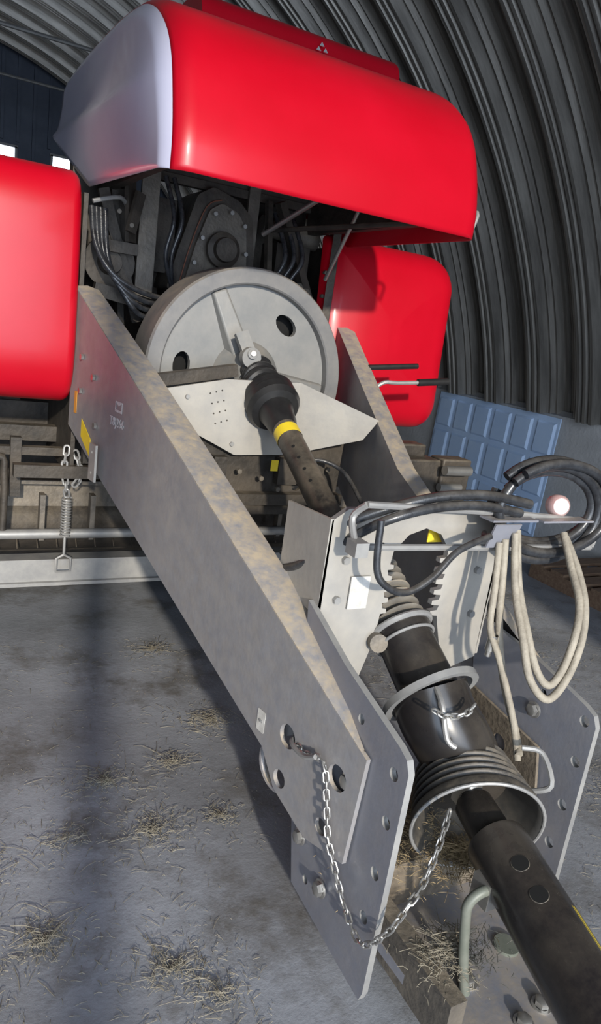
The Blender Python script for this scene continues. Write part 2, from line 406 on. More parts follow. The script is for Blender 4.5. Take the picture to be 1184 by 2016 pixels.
# --- flywheel
FW=V((1.35,3.08,1.445));th=math.radians(90+25)
holes=[]
for i in range(3):
    a=th+math.radians(60+120*i);cx,cy=.315*math.cos(a),.315*math.sin(a);h=[]
    for q in range(16):
        t=2*math.pi*q/16;u=.062*math.cos(t);w=.040*math.sin(t);h.append((cx-u*math.sin(a)+w*math.cos(a),cy+u*math.cos(a)+w*math.sin(a)))
    holes.append(h)
g=G().plate(circ(0,0,.425,64),holes,.03,FW+V((0,.045,0)),(1,0,0),(0,0,1))
fly=g.make('flywheel',IRON,B,label='large grey cast-iron flywheel')
g=G().lathe([(.24,.40),(.24,.485),(.23,.492),(.012,.492),(0,.484),(0,.425),(.006,.418),(.045,.415),(.24,.41)],FW,(0,1,0),96)
g.make('rim',RIMM,fly,label='wide flat flywheel rim',sharp=30)
G().lathe([(.14,.0),(.14,.40)],FW,(0,1,0),48).make('back_disc',HOLE,fly)
for i in range(3):
    a=th+math.radians(120*i);d=V((math.cos(a),0,math.sin(a)));s2=V((-d.z,0,d.x))
    g=G();pts=[]
    for rr,w,yy in((.10,.045,-.02),(.41,.032,.025)):
        c=FW+d*rr
        pts.append((c+s2*w+V((0,yy,0)),c-s2*w+V((0,yy,0)),c-s2*w*1.35+V((0,.055,0)),c+s2*w*1.35+V((0,.055,0))))
    g.hexa(list(pts[0])+list(pts[1]));g.make('spoke',IRON,fly,bevel=.008)
g=G().lathe([(.05,.17),(0,.15),(-.03,.12),(-.10,.105),(-.115,.09),(-.115,0)],FW,(0,1,0),32)
g.make('hub',IRON,fly)
for i in range(6):
    a=i*math.pi/3;G().lathe([(0,.014),(.016,.014),(.016,0)],FW+V((.085*math.cos(a),-.115,.085*math.sin(a))),(0,-1,0),6,sm=False).make('hub_bolt',STEEL,fly)
g=G().bar((1.25,2.99,1.65),(1.285,2.95,1.56),.06,.03,0,(0,1,0)).lathe([(0,.022),(.015,.022),(.02,.012),(.03,.012),(.03,0)],(1.285,2.92,1.565),(-.2,-1,.2),12,1)
g.lathe([(0,.045),(.04,.045),(.04,0)],(1.285,2.96,1.55),(0,-1,0),16)
g.make('shear_bolt_arm',[IRON,EDGE],B)
G().bar((.84,2.90,1.415),(1.22,2.93,1.49),.05,.05).make('cross_bar',DARK,B)
sh=roundpoly([(.86,1.39),(1.15,1.455),(1.50,1.47),(1.50,1.145),(1.44,1.14),(1.22,1.13),(.98,1.24)],[.01,.01,0,0,.01,.01,.01])
hl=[circ(1.08+.026*(i%3)+.012*(i//3),1.39-.042*(i//3)+.008*(i%3),.004,8) for i in range(12)]
g=G().plate(sh,hl,.012,(0,2.84,0),(1,0,0),(0,0,1))
W=[(1.50,2.84,1.145),(1.735,2.63,1.265),(1.785,2.60,1.36),(1.50,2.84,1.47)]
g.hexa([W[0],W[1],W[2],W[3]]+[(a,b+.012,c) for a,b,c in W])
g.make('shaft_shield',TAN,B,label='warm grey folded plate behind the drive shaft')
for x,z in((.98,1.37),(1.44,1.42),(1.20,1.18)): G().lathe([(0,.010),(.010,.010),(.010,0)],(x,2.838,z),(0,-1,0),6,sm=False).make('bolt_head',EDGE,B)
g=G().plate(roundpoly([(.86,1.26),(1.0,1.22),(1.22,1.14),(1.44,1.15),(1.81,1.24),(1.80,.84),(.88,.84)],.02),[circ(1.05,1.05,.02,10),circ(1.58,.98,.025,12)],.02,(0,2.90,0),(1,0,0),(0,0,1))
g.box((1.34,2.86,.93),(.92,.06,.05)).box((1.16,2.86,1.02),(.06,.05,.2)).box((1.50,2.87,1.06),(.10,.05,.12)).box((1.66,2.86,1.0),(.04,.06,.22))
g.make('belly_plate',DARK,B,label='dark grimy belly plate under the shield')
for x,z in((1.1,1.12),(1.25,1.06),(1.36,1.03),(1.58,1.12),(1.70,1.08),(1.45,.98)): G().lathe([(0,.012),(.014,.012),(.014,0)],(x,2.84,z),(0,-1,0),6,sm=False).make('bolt_head',BRN,B)
G().box((1.42,2.835,1.09),(.035,.004,.05)).make('label_sticker',YEL,B)
# --- tongue beams
ax0,ay0,ax1,ay1=.965,1.22,.62,3.45
topz=lambda y: .715+(1.745-.715)*(y-1.22)/(3.45-1.22)
def bx(y): return ax0+(ax1-ax0)*(y-ay0)/(ay1-ay0)
Du=V((ax1-ax0,ay1-ay0,0)).normalized()
def bxr(y):
    return 1.72+(1.79-1.72)*(y-1.22)/(2.3-1.22) if y<2.3 else 1.79+(2.09-1.79)*(y-2.3)/(1.15)
def beam(mirror):
    X=bxr if mirror else bx;sg=-1 if mirror else 1
    g=G()
    pts=[(1.22,.72),(1.26,.735),(2.3,topz(2.3)),(3.45,1.745),(3.45,1.12),(2.98,.95),(2.3,.72),(1.64,.50),(1.56,.41),(1.40,.36),(1.24,.40)]
    hs=[circ(1.53,.60,.036),circ(1.31,.61,.036),circ(1.54,.455,.028),circ(1.34,.44,.024)] if not mirror else []
    loops=[pts]+hs
    tri=geometry.tessellate_polygon([[V((a,b,0)) for a,b in l] for l in loops])
    flat=[p for l in loops for p in l];n=len(flat)
    f=[(X(a),a,b) for a,b in flat];k=[(X(a)+.012*sg,a,b) for a,b in flat]
    fs=[tuple(t) for t in tri]+[tuple(i+n for i in t) for t in tri];o=0
    for l in loops:
        q=len(l)
        for i in range(q): fs.append((o+i,o+(i+1)%q,o+(i+1)%q+n,o+i+n))
        o+=q
    g.add(f+k,fs,0)
    yy=[1.24,1.66,2.3,2.8,3.45];w=[.012,.120,.125,.125,.105]
    if mirror: w=[.012,.05,.085,.095,.10]
    vs=[]
    for y,ww in zip(yy,w): vs+=[(X(y),y,topz(y)+.004),(X(y)+sg*ww*.5,y,topz(y)+.012),(X(y)+sg*ww,y,topz(y))]
    fs=[]
    for i in range(4):
        for j in range(2): fs.append((i*3+j,i*3+j+1,i*3+j+4,i*3+j+3))
    g.add(vs,fs,0,False)
    vs=[]
    for y,ww in zip(yy[1:],w[1:]):
        zt=topz(y);zb=.50+(y-1.64)*(.45/1.34) if y<2.98 else .95+(y-2.98)*.36
        vs+=[(X(y)+sg*ww,y,zt),(X(y)+sg*ww,y,zb),(X(y),y,zb)]
    fs=[]
    for i in range(3):
        for j in range(2): fs.append((i*3+j,i*3+j+1,i*3+j+4,i*3+j+3))
    fs.append((0,1,2))
    g.add(vs,fs,0,False)
    return g
bl=beam(False).make('drawbar_beam',GREY,B,label='dusty grey box-section tongue beam')
br=beam(True).make('drawbar_beam',GREY,B,label='dusty grey box-section tongue beam')
Ab=V((-Du.x,-Du.y,0));Nb=Ab.cross(V((0,0,1)))
def on_beam(y,z,off=.002): return V((bx(y),y,z))+Nb*off
def text(body,size,O,A,Bv,m,parent,name,label=None):
    cu=bpy.data.curves.new(name,'FONT');cu.body=body;cu.size=size;cu.align_x='CENTER';cu.align_y='CENTER';cu.extrude=.0006
    t=bpy.data.objects.new(name+'_tmp',cu);sc.collection.objects.link(t);bpy.context.view_layer.update()
    me=bpy.data.meshes.new_from_object(t.evaluated_get(bpy.context.evaluated_depsgraph_get()))
    bpy.data.objects.remove(t)
    A=V(A).normalized();Bv=V(Bv).normalized();N=A.cross(Bv)
    M=Matrix((A,Bv,N)).transposed().to_4x4();me.transform(M)
    me.materials.clear();me.materials.append(m)
    o=bpy.data.objects.new(name,me);sc.collection.objects.link(o);place(o,O,parent)
    if label:o['label']=label
    return o
text('T8J266',.052,on_beam(2.88,1.235),Ab,(0,0,1),CHALK,bl,'chalk_number','white handwritten number T8J266')
G().plate([(-.035,-.022),(.035,-.022),(.035,.022),(-.035,.022)],[[(-.03,-.012),(.03,-.012),(.03,.018),(0,.004),(-.03,.018)]],.001,on_beam(2.87,1.30),Ab,(0,0,1)).make('decal',CHALK,bl,label='small white outlined decal')
G().plate(roundpoly([(-.020,-.034),(.020,-.034),(.020,.034),(-.020,.034)],.004),[],.001,on_beam(1.66,.575),Ab,(0,0,1)).make('label_sticker',WHT,bl,label='small white serial label')
text('481',.014,on_beam(1.66,.575,.003),Ab,(0,0,1),EDGE,bl,'label_text')
for y,z in((3.3,1.45),(3.3,1.3),(3.15,1.38),(3.1,1.18)):
    G().lathe([(0,.014),(.012,.014),(.012,0)],on_beam(y,z),Nb,6,sm=False).make('beam_bolt',STEEL,bl)
G().ring(on_beam(1.60,.45,-.03),Ab.cross(V((0,0,1))),.070,.011,0,28,0,360,ref=(0,1,0)).make('lifting_ring',GREY,B)
G().plate([(-.07,-.05),(.05,-.12),(.05,-.04),(-.07,.03)],[],.002,on_beam(3.20,1.15,.004),Ab,(0,0,1)).make('warning_stripe',YEL,bl,label='yellow warning stripe')
G().plate([(-.015,-.05),(.015,-.05),(.015,.05),(-.015,.05)],[],.002,on_beam(3.36,1.24,.004),Ab,(0,0,1)).make('reflector',ORG,bl,label='faded orange reflector strip')
G().plate([(-.035,-.08),(.035,-.08),(.035,.08),(-.035,.08)],[circ(0,.045,.008,10),circ(0,-.045,.008,10)],.01,on_beam(3.05,1.03,.03),Ab,(0,0,1)).make('drilled_bracket',TAN,bl)
# --- hitch plates
def hitch(x,mir):
    out=[(1.63,.97),(1.40,.885),(1.13,.815),(1.095,.80),(1.08,.77),(1.09,.13),(1.10,.10),(1.15,.10),(1.49,.12),(1.57,.40),(1.58,.60)]
    if mir: out=[(1.69,.86),(1.40,.83),(1.19,.785),(1.155,.77),(1.14,.74),(1.14,.16),(1.16,.13),(1.49,.12),(1.59,.44)]
    dy=.05 if mir else 0
    hs=[circ(1.13+dy,.74,.017,14),circ(1.125+dy,.61,.017,14),circ(1.13+dy,.46,.017,14),circ(1.14+dy,.32,.017,14),circ(1.29+dy,.79 if not mir else .74,.014,14),circ(1.42+dy,.19,.014,14)]
    if not mir: hs+=[circ(1.50,.605,.034),circ(1.29,.615,.036),circ(1.34,.44,.024),circ(1.48,.465,.026)]
    g=G().plate(out,hs,.018,(x,0,0),(0,1,0),(0,0,1),0,1)
    return g.make('hitch_plate',[PLATEG,EDGE],B,bevel=0,label='blue-grey drilled steel hitch side plate')
hL=hitch(.998,False);hR=hitch(1.70,True)
G().box((1.06,1.45,.52),(.01,.36,.34)).make('hitch_inner_web',DARK,B)
bolt=None
pos=[(.975,1.47,.30),(.975,1.33,.24),(.975,1.29,.61),(1.672,1.35,.68)]
for p in pos:
    if bolt is None:
        g=G().lathe([(0,.026),(.004,.026),(.004,.019)],p,(-1,0,0),20).lathe([(.004,.019),(.018,.019),(.020,.016),(.020,0)],p,(-1,0,0),6,sm=False)
        bolt=g.make('bolt',STEEL,B,label='zinc-plated hex bolt');off=bolt.location-V(p)
    else:
        b2=bolt.copy();b2.location=V(p)+off;sc.collection.objects.link(b2)
G().box((1.34,1.42,.30),(.66,.30,.02)).box((1.34,1.30,.20),(.66,.05,.2)).make('hitch_floor',RUST,B,label='dusty brown hitch cross plate')
G().plate([(1.20,.12),(1.62,.12),(1.66,.45),(1.62,.62),(1.30,.58)],[circ(1.45,.5,.03)],.01,(1.675,0,0),(0,1,0),(0,0,1)).make('inner_liner',RUST,B,label='dusty brown inner face of the hitch')
g=G().plate(roundpoly([(1.10,.95),(1.24,.70),(1.46,.70),(1.56,.95),(1.60,1.45),(1.08,1.45)],.03),[circ(1.35,.78,.03)],.03,(0,0,.16),(1,0,0),(0,1,0))
g.make('clevis_tongue',PLATEG,B)
G().box((1.12,1.12,.17),(.05,.42,.14)).box((1.56,1.12,.17),(.04,.40,.14)).each('tongue_rail',BRN,B)
for p in((1.30,.86,.17),(1.38,.88,.17),(1.24,1.0,.17)):
    b2=bolt.copy();b2.rotation_euler=(0,math.radians(90),0);b2.location=V(p)-WL[B.name];sc.collection.objects.link(b2)
G().lathe([(0,.035),(.16,.035)],(1.42,1.05,.01),(0,0,1),20,cap=True).box((1.42,1.05,.006),(.16,.16,.012)).make('jack_stand',OLIVE,B)
g=G().tube([(1.26,.98,.46),(1.20,.985,.47),(1.165,.99,.44),(1.17,.99,.38),(1.19,.985,.26),(1.22,.98,.15),(1.25,.98,.13)],.013,10,n=5)
g.make('jack_handle',OLIVE,B,label='bent olive-grey crank handle')
G().box((1.23,1.0,.455),(.05,.06,.07)).make('handle_block',STEEL,B)
# --- yoke
yo=[(.995,.95),(1.0,1.215),(1.05,1.25),(1.55,1.25),(1.61,1.215),(1.64,1.10),(1.63,.74),(1.50,.70),(1.44,.88)]
teeth=[]
for i in range(6):
    z=.90+i*.035;teeth+=[(1.435,z),(1.405,z+.004),(1.405,z+.018),(1.43,z+.02)]
inner=[(1.43,1.12),(1.39,1.17),(1.33,1.19),(1.27,1.17),(1.225,1.12)]
tl=[]
for i in range(5):
    z=1.08-i*.035;tl+=[(1.22,z),(1.235,z-.003),(1.235,z-.016),(1.215,z-.018)]
out=yo+teeth+inner+tl+[(1.21,.84),(1.17,.70),(1.04,.86)]
g=G().plate(out,[circ(1.08,1.15,.012,12),circ(1.56,1.17,.012,12),circ(1.18,1.14,.009,10)],.02,(0,1.6,0),(1,0,0),(0,0,1),0,1)
g.hexa([(.995,1.6,.93),(1.005,1.6,.93),(1.005,1.86,.93),(.995,1.86,.93),(.995,1.6,1.22),(1.005,1.6,1.22),(1.005,1.86,1.20),(.995,1.86,1.20)])
g.hexa([(1.63,1.6,.75),(1.64,1.6,.75),(1.64,1.8,.75),(1.63,1.8,.75),(1.63,1.6,1.2),(1.64,1.6,1.2),(1.64,1.8,1.2),(1.63,1.8,1.2)])
g.make('shaft_support_yoke',[TAN,EDGE],B,label='warm grey arched plate with toothed slot')
for x,z in((1.05,.98),(1.06,1.10),(1.56,1.05),(1.57,.90)): G().lathe([(0,.012),(.012,.012),(.012,0)],(x,1.598,z),(0,-1,0),6,sm=False).make('bolt_head',EDGE,B)
G().box((1.12,1.592,1.0),(.065,.004,.10)).make('label_sticker',WHT,B,label='white worn warning label')
G().box((1.42,1.66,1.165),(.06,.004,.08)).make('label_sticker',YEL,B,label='yellow warning label')
# --- rear drive shaft
S0=V((1.355,2.86,1.40));Dr=(V((1.325,2.10,1.03))-S0).normalized()
g=G().lathe([(.0,.03),(.10,.05),(.30,.053),(1.02,.053)],S0,Dr,28)
ds=g.make('rear_drive_shaft',TUBEM,B,label='dusty dark tubular drive shaft')
g=G().lathe([(0,.06),(0,.112),(.012,.120),(.04,.114),(.05,.120),(.08,.114),(.09,.120),(.115,.105),(.125,.078),(.17,.068),(.22,.062),(.25,.053)],S0,Dr,36)
g.make('shaft_guard_cone',RUB,ds,label='glossy black ribbed guard cup')
G().lathe([(.27,.0550),(.325,.0550)],S0,Dr,28).make('warning_band',YEL,ds,label='yellow warning band')
for i in range(4):
    p=S0+Dr*(.42+.07*i);nrm=(V((0,0,1.72))-p);nrm=(nrm-Dr*nrm.dot(Dr)).normalized();G().lathe([(0,.007),(.002,.007),(.002,0)],p+nrm*.0525,nrm,10).make('tube_hole',HOLE,ds)
g=G()
for i in range(5): g.ring((1.34-.002*i,2.98-.026*i,1.485-.015*i),(.1,-1,-.3+.16*(i%2)),.064-.007*(i%2)+.004*i,.019,0,24)
g.lathe([(0,.055),(.14,.07)],(1.34,2.99,1.485),(0,-1,-.4),24)
g.make('boot',RUB,ds,label='folded black rubber boot')
b0=V((1.318,1.90,1.04));b1=V((1.31,1.60,.87));Db=b1-b0;pr=[];L_=Db.length
for i in range(80):
    t=i/79;pr.append((t*L_,.056+.014*t+.014*math.cos(t*2*math.pi*11)))
G().lathe(pr,b0,Db,28).make('bellows',BELLOW,ds,label='dusty ribbed bellows')
# --- front drive shaft assembly
c0=V((1.31,1.62,.865));c1=V((1.32,1.43,.735));Dc=c1-c0
fs_=G().lathe([(0,.07),(.0,.092),(.03,.095),(.05,.086),(.20,.088),(.23,.088),(.24,.07)],c0,Dc,32).make('front_drive_shaft',BLK,B,label='black guarded front drive shaft')
G().ring(c0+Dc*.05,Dc,.098,.010,0,40,).ring(c0+Dc*.22,Dc,.092,.005).each('clamp_ring',EDGE,fs_)
b=c0+Dc*.05+V((-.10,-.02,-.02))
G().lathe([(0,.028),(.03,.028),(.03,0)],b,(-.3,-1,.2),16).make('clamp_bolt',BRN,fs_)
G().lathe([(-.010,.128),(-.010,.148),(.010,.148),(.010,.128),(-.010,.128)],c1,Dc,48).make('guard_ring',EDGE,fs_,label='bare worn steel ring')
Bn=V((-.36,-.86,-.27)).normalized();mo=V((1.335,1.165,.478))
bk=mo-Bn*.20
pr=[(-.03,.08),(-.02,.115),(.0,.118),(.02,.125)]
for i in range(60):
    t=i/59;pr.append((.02+t*.15,.134+.040*t+.0055*math.cos(t*2*math.pi*6)))
pr+=[(.19,.183),(.20,.185),(.20,.177),(.18,.168),(.05,.12)]
G().lathe(pr,bk,Bn,64).make('bell_guard',BLKD,fs_,label='dusty black ribbed bell-shaped guard',sharp=80)
pts_=[c1-Dc.normalized()*.02,c1+V((.01,-.03,-.05)),V((1.362,1.365,.63)),V((1.395,1.345,.575)),bk+Bn*.02]
G().tube(pts_,.116,32,n=4).make('guard_sleeve',BLK,fs_,label='black plastic guard sleeve')
G().ring(mo,Bn,.182,.005,0,56).make('bell_rim',EDGE,fs_)
G().lathe([(.0,.125),(.0,.0)],bk+Bn*.06,Bn,32).make('bell_bottom',DARK,fs_)
G().tube([(1.50,1.22,.66),(1.54,1.18,.66),(1.53,1.12,.60),(1.50,1.16,.56)],.008,8,n=5).make('retaining_rod',EDGE,fs_)
G().tube([(1.27,1.36,.80),(1.25,1.30,.78),(1.26,1.27,.70),(1.28,1.25,.68)],.008,8,n=5).make('retaining_rod',EDGE,fs_)
s1=V((1.19,.50,.43));s0=V((1.345,1.22,.525));Dd=s1-s0;LL=Dd.length
g=G().lathe([(0,.04),(.02,.054),(.13,.056),(.15,.080),(.165,.082),(LL,.082)],s0,Dd,48);g.make('guard_tube',BLKT,fs_,label='thick smooth black plastic guard tube')
G().box(s0+V((0,.02,.01)),(.05,.07,.09)).box(s0+V((0,-.02,.0)),(.09,.05,.05)).make('universal_joint',STEEL,fs_,bevel=.008)
D1=Dd.normalized()
for q in(.275,.36):
    p=s0+D1*q;nrm=(V((0.5,0,1.9))-p);nrm=(nrm-D1*nrm.dot(D1)).normalized()
    G().lathe([(0,.021),(.001,.021),(.001,0)],p+nrm*.0815,nrm,20).make('tube_hole',HOLE,fs_)
    G().ring(p+nrm*.0811,nrm,.0212,.0012,0,24).make('hole_rim',BLKD,fs_)
p=s0+D1*.46
u=V((1,0,0));u=(u-D1*u.dot(D1)).normalized();vs=[]
for i in range(2):
    for a in(50,56,62): vs.append(p+D1*(.14*i-.06)+(u*math.cos(math.radians(a))+V((0,0,1))*math.sin(math.radians(a)))*.0835)
G().add(vs,[(0,1,4,3),(1,2,5,4)]).make('yellow_decal',YEL,fs_)
# --- chains
chain([(.925,1.50,.60),(.918,1.42,.615),(.925,1.345,.64),(.93,1.31,.55),(.932,1.285,.47),(.945,1.254,.396),(.955,1.19,.315),(.955,1.10,.286),(.975,1.04,.37),(1.01,1.03,.44),(1.065,1.05,.475),(1.12,1.08,.54),(1.174,1.12,.612)],.032,.0145,.0026,5).make('safety_chain',STEEL,B,label='light zinc-plated safety chain')
G().tube([(.95,1.53,.60),(.915,1.50,.60),(.91,1.42,.61),(.915,1.37,.64)],.007,8,n=4).make('chain_hook',EDGE,B)
chain([(1.20,1.28,.79),(1.24,1.27,.77),(1.30,1.26,.775),(1.34,1.27,.80)],.028,.014,.003,4).make('guard_chain',STEEL,B)
# --- hose carrier and hoses
g=G()
g.tube([(1.02,1.50,1.175),(1.10,1.50,1.17),(1.93,1.50,1.15)],.010,8).tube([(1.05,1.52,1.285),(1.58,1.52,1.26),(1.90,1.52,1.235)],.010,8)
g.tube([(1.05,1.52,1.285),(1.03,1.55,1.24),(1.02,1.50,1.175)],.010,8,n=4).tube([(1.93,1.50,1.15),(1.95,1.51,1.17)],.012,8)
g.make('hose_carrier',EDGE,B,label='worn grey rod hose carrier')
G().box((1.02,1.49,1.175),(.04,.05,.04)).make('carrier_clamp',EDGE,B)
g=G().plate([(-.05,-.03),(.05,-.03),(.05,.05),(-.05,.05)],[],.006,(1.50,1.46,1.20),(1,0,0),(0,-.3,1)).box((1.55,1.50,1.25),(.18,.06,.006)).box((1.78,1.50,1.245),(.22,.05,.006))
g.make('carrier_plate',PLATEG,B)
G().lathe([(0,.0),(0,.035),(.03,.035),(.045,.025),(.05,0)],(1.80,1.56,1.275),(-.5,-1,.2),20).make('marker_lamp',LENS,B,label='small faded red marker lamp')
def hose(pts,r,m,nm,lab,n=8): return G().tube(pts,r,10,n=n).make(nm,m,B,label=lab)
cx,cz=1.71,1.265
for i,(rx,rz,dy,ph) in enumerate(((.195,.150,0,0),(.180,.120,.02,10),(.215,.142,-.02,-8),(.205,.132,.03,5))):
    pts=[]
    for a in range(-200,150,18):
        t=math.radians(a+ph);pts.append((cx+rx*math.cos(t)+.004*i,1.50+dy-.02*math.cos(t),cz+.01*i+rz*math.sin(t)))
    hose(pts,.0155,RHOSE,'hydraulic_hose','coiled dark hydraulic hose',3)
hose([(1.60,1.48,1.30),(1.45,1.50,1.32),(1.30,1.52,1.31),(1.16,1.55,1.27),(1.05,1.62,1.20),(1.02,1.75,1.10),(1.05,1.95,1.0)],.015,RHOSE,'hydraulic_hose','dark hydraulic hose')
hose([(1.58,1.49,1.27),(1.42,1.50,1.29),(1.25,1.50,1.28),(1.12,1.52,1.24),(1.06,1.60,1.16),(1.0,1.75,1.03),(1.02,1.95,.95)],.014,RHOSE,'hydraulic_hose','dark hydraulic hose')
hose([(1.06,1.46,1.26),(1.065,1.45,1.13),(1.10,1.44,1.08),(1.17,1.44,1.06),(1.25,1.44,1.10),(1.33,1.45,1.17),(1.45,1.46,1.21)],.010,RHOSE,'cable','thin dark cable loop')
hose([(1.55,1.46,1.227),(1.54,1.40,1.08),(1.51,1.30,.97),(1.52,1.25,.883),(1.567,1.235,.84),(1.615,1.24,.89),(1.655,1.26,.985),(1.70,1.31,1.055),(1.73,1.39,1.13),(1.76,1.47,1.21)],.0115,HOSE,'sleeved_hose','pale fabric-sleeved hose loop')
hose([(1.535,1.45,1.22),(1.52,1.39,1.07),(1.485,1.29,.96),(1.49,1.24,.865),(1.555,1.22,.805),(1.62,1.225,.86),(1.675,1.25,.96),(1.715,1.30,1.05),(1.745,1.38,1.13),(1.76,1.46,1.20)],.0115,HOSE,'sleeved_hose','pale fabric-sleeved hose loop')
hose([(1.51,1.46,1.20),(1.51,1.44,1.10),(1.50,1.40,.95),(1.52,1.36,.80),(1.55,1.30,.66),(1.52,1.24,.62)],.0115,HOSE,'sleeved_hose','pale fabric-sleeved hose')
hose([(1.49,1.46,1.19),(1.48,1.43,1.06),(1.465,1.40,.95),(1.49,1.36,.86),(1.53,1.30,.70),(1.52,1.24,.60)],.0105,HOSE,'sleeved_hose','pale fabric-sleeved hose')
G().lathe([(0,.014),(.05,.014),(.05,.009),(.07,.009)],(1.475,1.39,.93),(0,.1,-1),12).make('hose_coupler',STEEL,B)
hose([(1.5,2.78,1.1),(1.6,2.76,1.14),(1.70,2.68,1.10),(1.72,2.5,.98)],.01,RHOSE,'hydraulic_hose','dark hydraulic hose')
# --- valve block and lever
G().box((1.93,2.50,1.15),(.20,.16,.16)).box((2.10,2.45,1.14),(.16,.10,.20)).box((1.93,2.56,1.25),(.14,.10,.06)).make('valve_block',DARK,B,bevel=.008)
G().lathe([(0,.022),(.14,.022)],(2.0,2.36,1.20),(1,0,0),14,cap=True).make('valve_spool',STEEL,B)
G().lathe([(0,.018),(.12,.018)],(2.0,2.38,1.12),(1,0,0),14,cap=True).make('valve_spool',STEEL,B)
g=G().tube([(1.98,2.98,1.46),(2.03,2.97,1.50),(2.10,2.96,1.505),(2.24,2.95,1.52)],.010,8,n=3).tube([(1.98,2.98,1.46),(1.93,2.98,1.42),(1.95,2.99,1.36)],.012,8,n=3)
g.tube([(2.22,2.95,1.518),(2.40,2.94,1.54)],.018,10,m=1)
g.tube([(1.98,3.05,1.56),(2.10,3.04,1.575),(2.26,3.03,1.595)],.014,8,m=1)
g.make('control_lever',[EDGE,RUB],B,label='bare rod lever with black grip')
G().ring((1.95,2.88,1.38),(0,1,.2),.035,.01,0,20).make('shackle',EDGE,B)
# --- front chassis interior
g=G()
g.box((.655,4.5,1.50),(.02,2.0,1.3)).box((2.02,4.5,1.50),(.02,2.0,1.3)).box((1.34,5.5,1.60),(1.36,.02,1.5)).box((1.34,4.9,.90),(1.36,1.3,.02))
g.make('chassis_frame',DARK,B,label='dark steel chassis side plates')
G().box((1.34,6.2,1.65),(1.3,2.4,1.5)).make('bale_chamber',DARK,B,bevel=.02)
G().box((.965,3.60,2.10),(.085,.02,.75),0).box((1.52,3.66,2.16),(.06,.02,.60)).each('strap_plate',BRN,B,label='dusty vertical strap plate')
g=G().plate(roundpoly([(1.08,1.80),(1.12,1.98),(1.20,2.26),(1.28,2.31),(1.42,2.27),(1.50,2.20),(1.53,2.0),(1.53,1.80)],.02),[],.35,(0,3.60,0),(1,0,0),(0,0,1))
gb=g.make('gearbox',DARK,B,bevel=.015,label='cast gearbox housing')
G().plate(roundpoly([(1.16,1.84),(1.20,2.02),(1.26,2.20),(1.32,2.24),(1.41,2.21),(1.46,2.14),(1.48,1.98),(1.48,1.84)],.02),[],.03,(0,3.572,0),(1,0,0),(0,0,1)).make('gearbox_cover',BRN,gb,bevel=.006)
G().tube([(1.14,3.585,1.84),(1.18,3.585,2.02),(1.245,3.585,2.21),(1.32,3.585,2.255)],.003,6,n=4).make('sealant_bead',ORC,gb)
G().lathe([(0,.085),(.03,.085),(.04,.06),(.07,.055),(.07,0)],(1.33,3.545,2.02),(0,-1,0),24).make('bearing_cap',DARK,gb)
for p in((1.19,1.94),(1.22,2.06),(1.275,2.18),(1.36,2.20),(1.435,2.15),(1.455,2.02),(1.46,1.9)): G().lathe([(0,.011),(.012,.011),(.012,0)],(p[0],3.54,p[1]),(0,-1,0),6,sm=False).make('gearbox_bolt',EDGE,gb)
g=G().bar((1.62,3.55,2.30),(1.95,3.60,1.70),.05,.04).bar((1.72,3.7,2.36),(1.72,3.7,1.8),.05,.03).bar((.80,3.7,2.35),(.90,3.7,1.5),.06,.03).bar((1.05,3.9,2.4),(1.1,3.9,1.6),.12,.03).bar((1.95,3.5,2.3),(1.90,3.42,1.72),.04,.03)
g.box((1.34,3.75,2.36),(1.3,.10,.06)).box((.84,3.55,1.95),(.14,.04,.05)).box((1.8,3.8,2.0),(.2,.2,.25))
g.bar((1.58,3.6,2.3),(1.60,3.5,1.7),.03,.03).bar((.72,3.55,1.75),(1.05,3.55,1.70),.05,.06).bar((.75,3.62,2.2),(.95,3.62,1.62),.03,.05)
g.bar((.86,3.58,2.30),(.88,3.56,1.98),.07,.02).bar((.90,3.52,2.20),(.86,3.50,2.02),.02,.05).box((.98,3.80,2.05),(.30,.2,.35)).box((1.70,3.95,2.1),(.5,.1,.5)).box((.80,3.95,2.0),(.28,.1,.7))
g.each('inner_bracket',DARK,B)
G().lathe([(0,.0),(0,.11),(.03,.12),(.05,.12),(.05,.06),(.09,.05),(.09,0)],(.80,3.66,1.88),(0,-1,0),28).make('pulley',DARK,B)
G().lathe([(0,.0),(0,.07),(.06,.07),(.07,.03),(.10,.03),(.10,0)],(1.80,3.62,1.86),(0,-1,0),24).make('pulley',BRN,B)
G().lathe([(0,.05),(.34,.05)],(1.60,3.72,2.20),(1,0,-.1),20,cap=True).make('hydraulic_cylinder',BRN,B)
G().box((1.34,4.2,1.5),(1.2,.1,.9)).make('inner_bulkhead',DARK,B)
for x,z in((1.90,2.0),(1.90,1.88),(.80,2.1),(.86,2.05),(1.62,1.95)): G().lathe([(0,.011),(.02,.011),(.02,0)],(x,3.5,z),(0,-1,0),6,sm=False).make('inner_bolt',BRN,B)
for k in range(4):
    hose([(.68+.02*k,3.50,2.10),(.70+.02*k,3.46,1.94-.02*k),(.78+.02*k,3.42,1.82-.03*k),(.93,3.44,1.76-.035*k),(1.10,3.55,1.75-.03*k)],.013,RHOSE,'hydraulic_hose','dark hydraulic hose')
for k in range(3):
    hose([(1.62+.05*k,3.6,2.25),(1.66+.05*k,3.5,2.05),(1.62+.04*k,3.52,1.9),(1.66+.03*k,3.6,1.7)],.012,RHOSE,'hydraulic_hose','dark hydraulic hose')
for k in range(2):
    hose([(1.02+.04*k,3.55,2.30),(1.06+.04*k,3.50,2.12),(1.04+.03*k,3.52,1.95),(1.10,3.56,1.80)],.011,RHOSE,'hydraulic_hose','dark hydraulic hose')
G().tube([(.68,3.48,2.12),(.80,3.5,2.16),(.86,3.6,2.14)],.010,8,n=4,m=0).make('steel_pipe',EDGE,B)
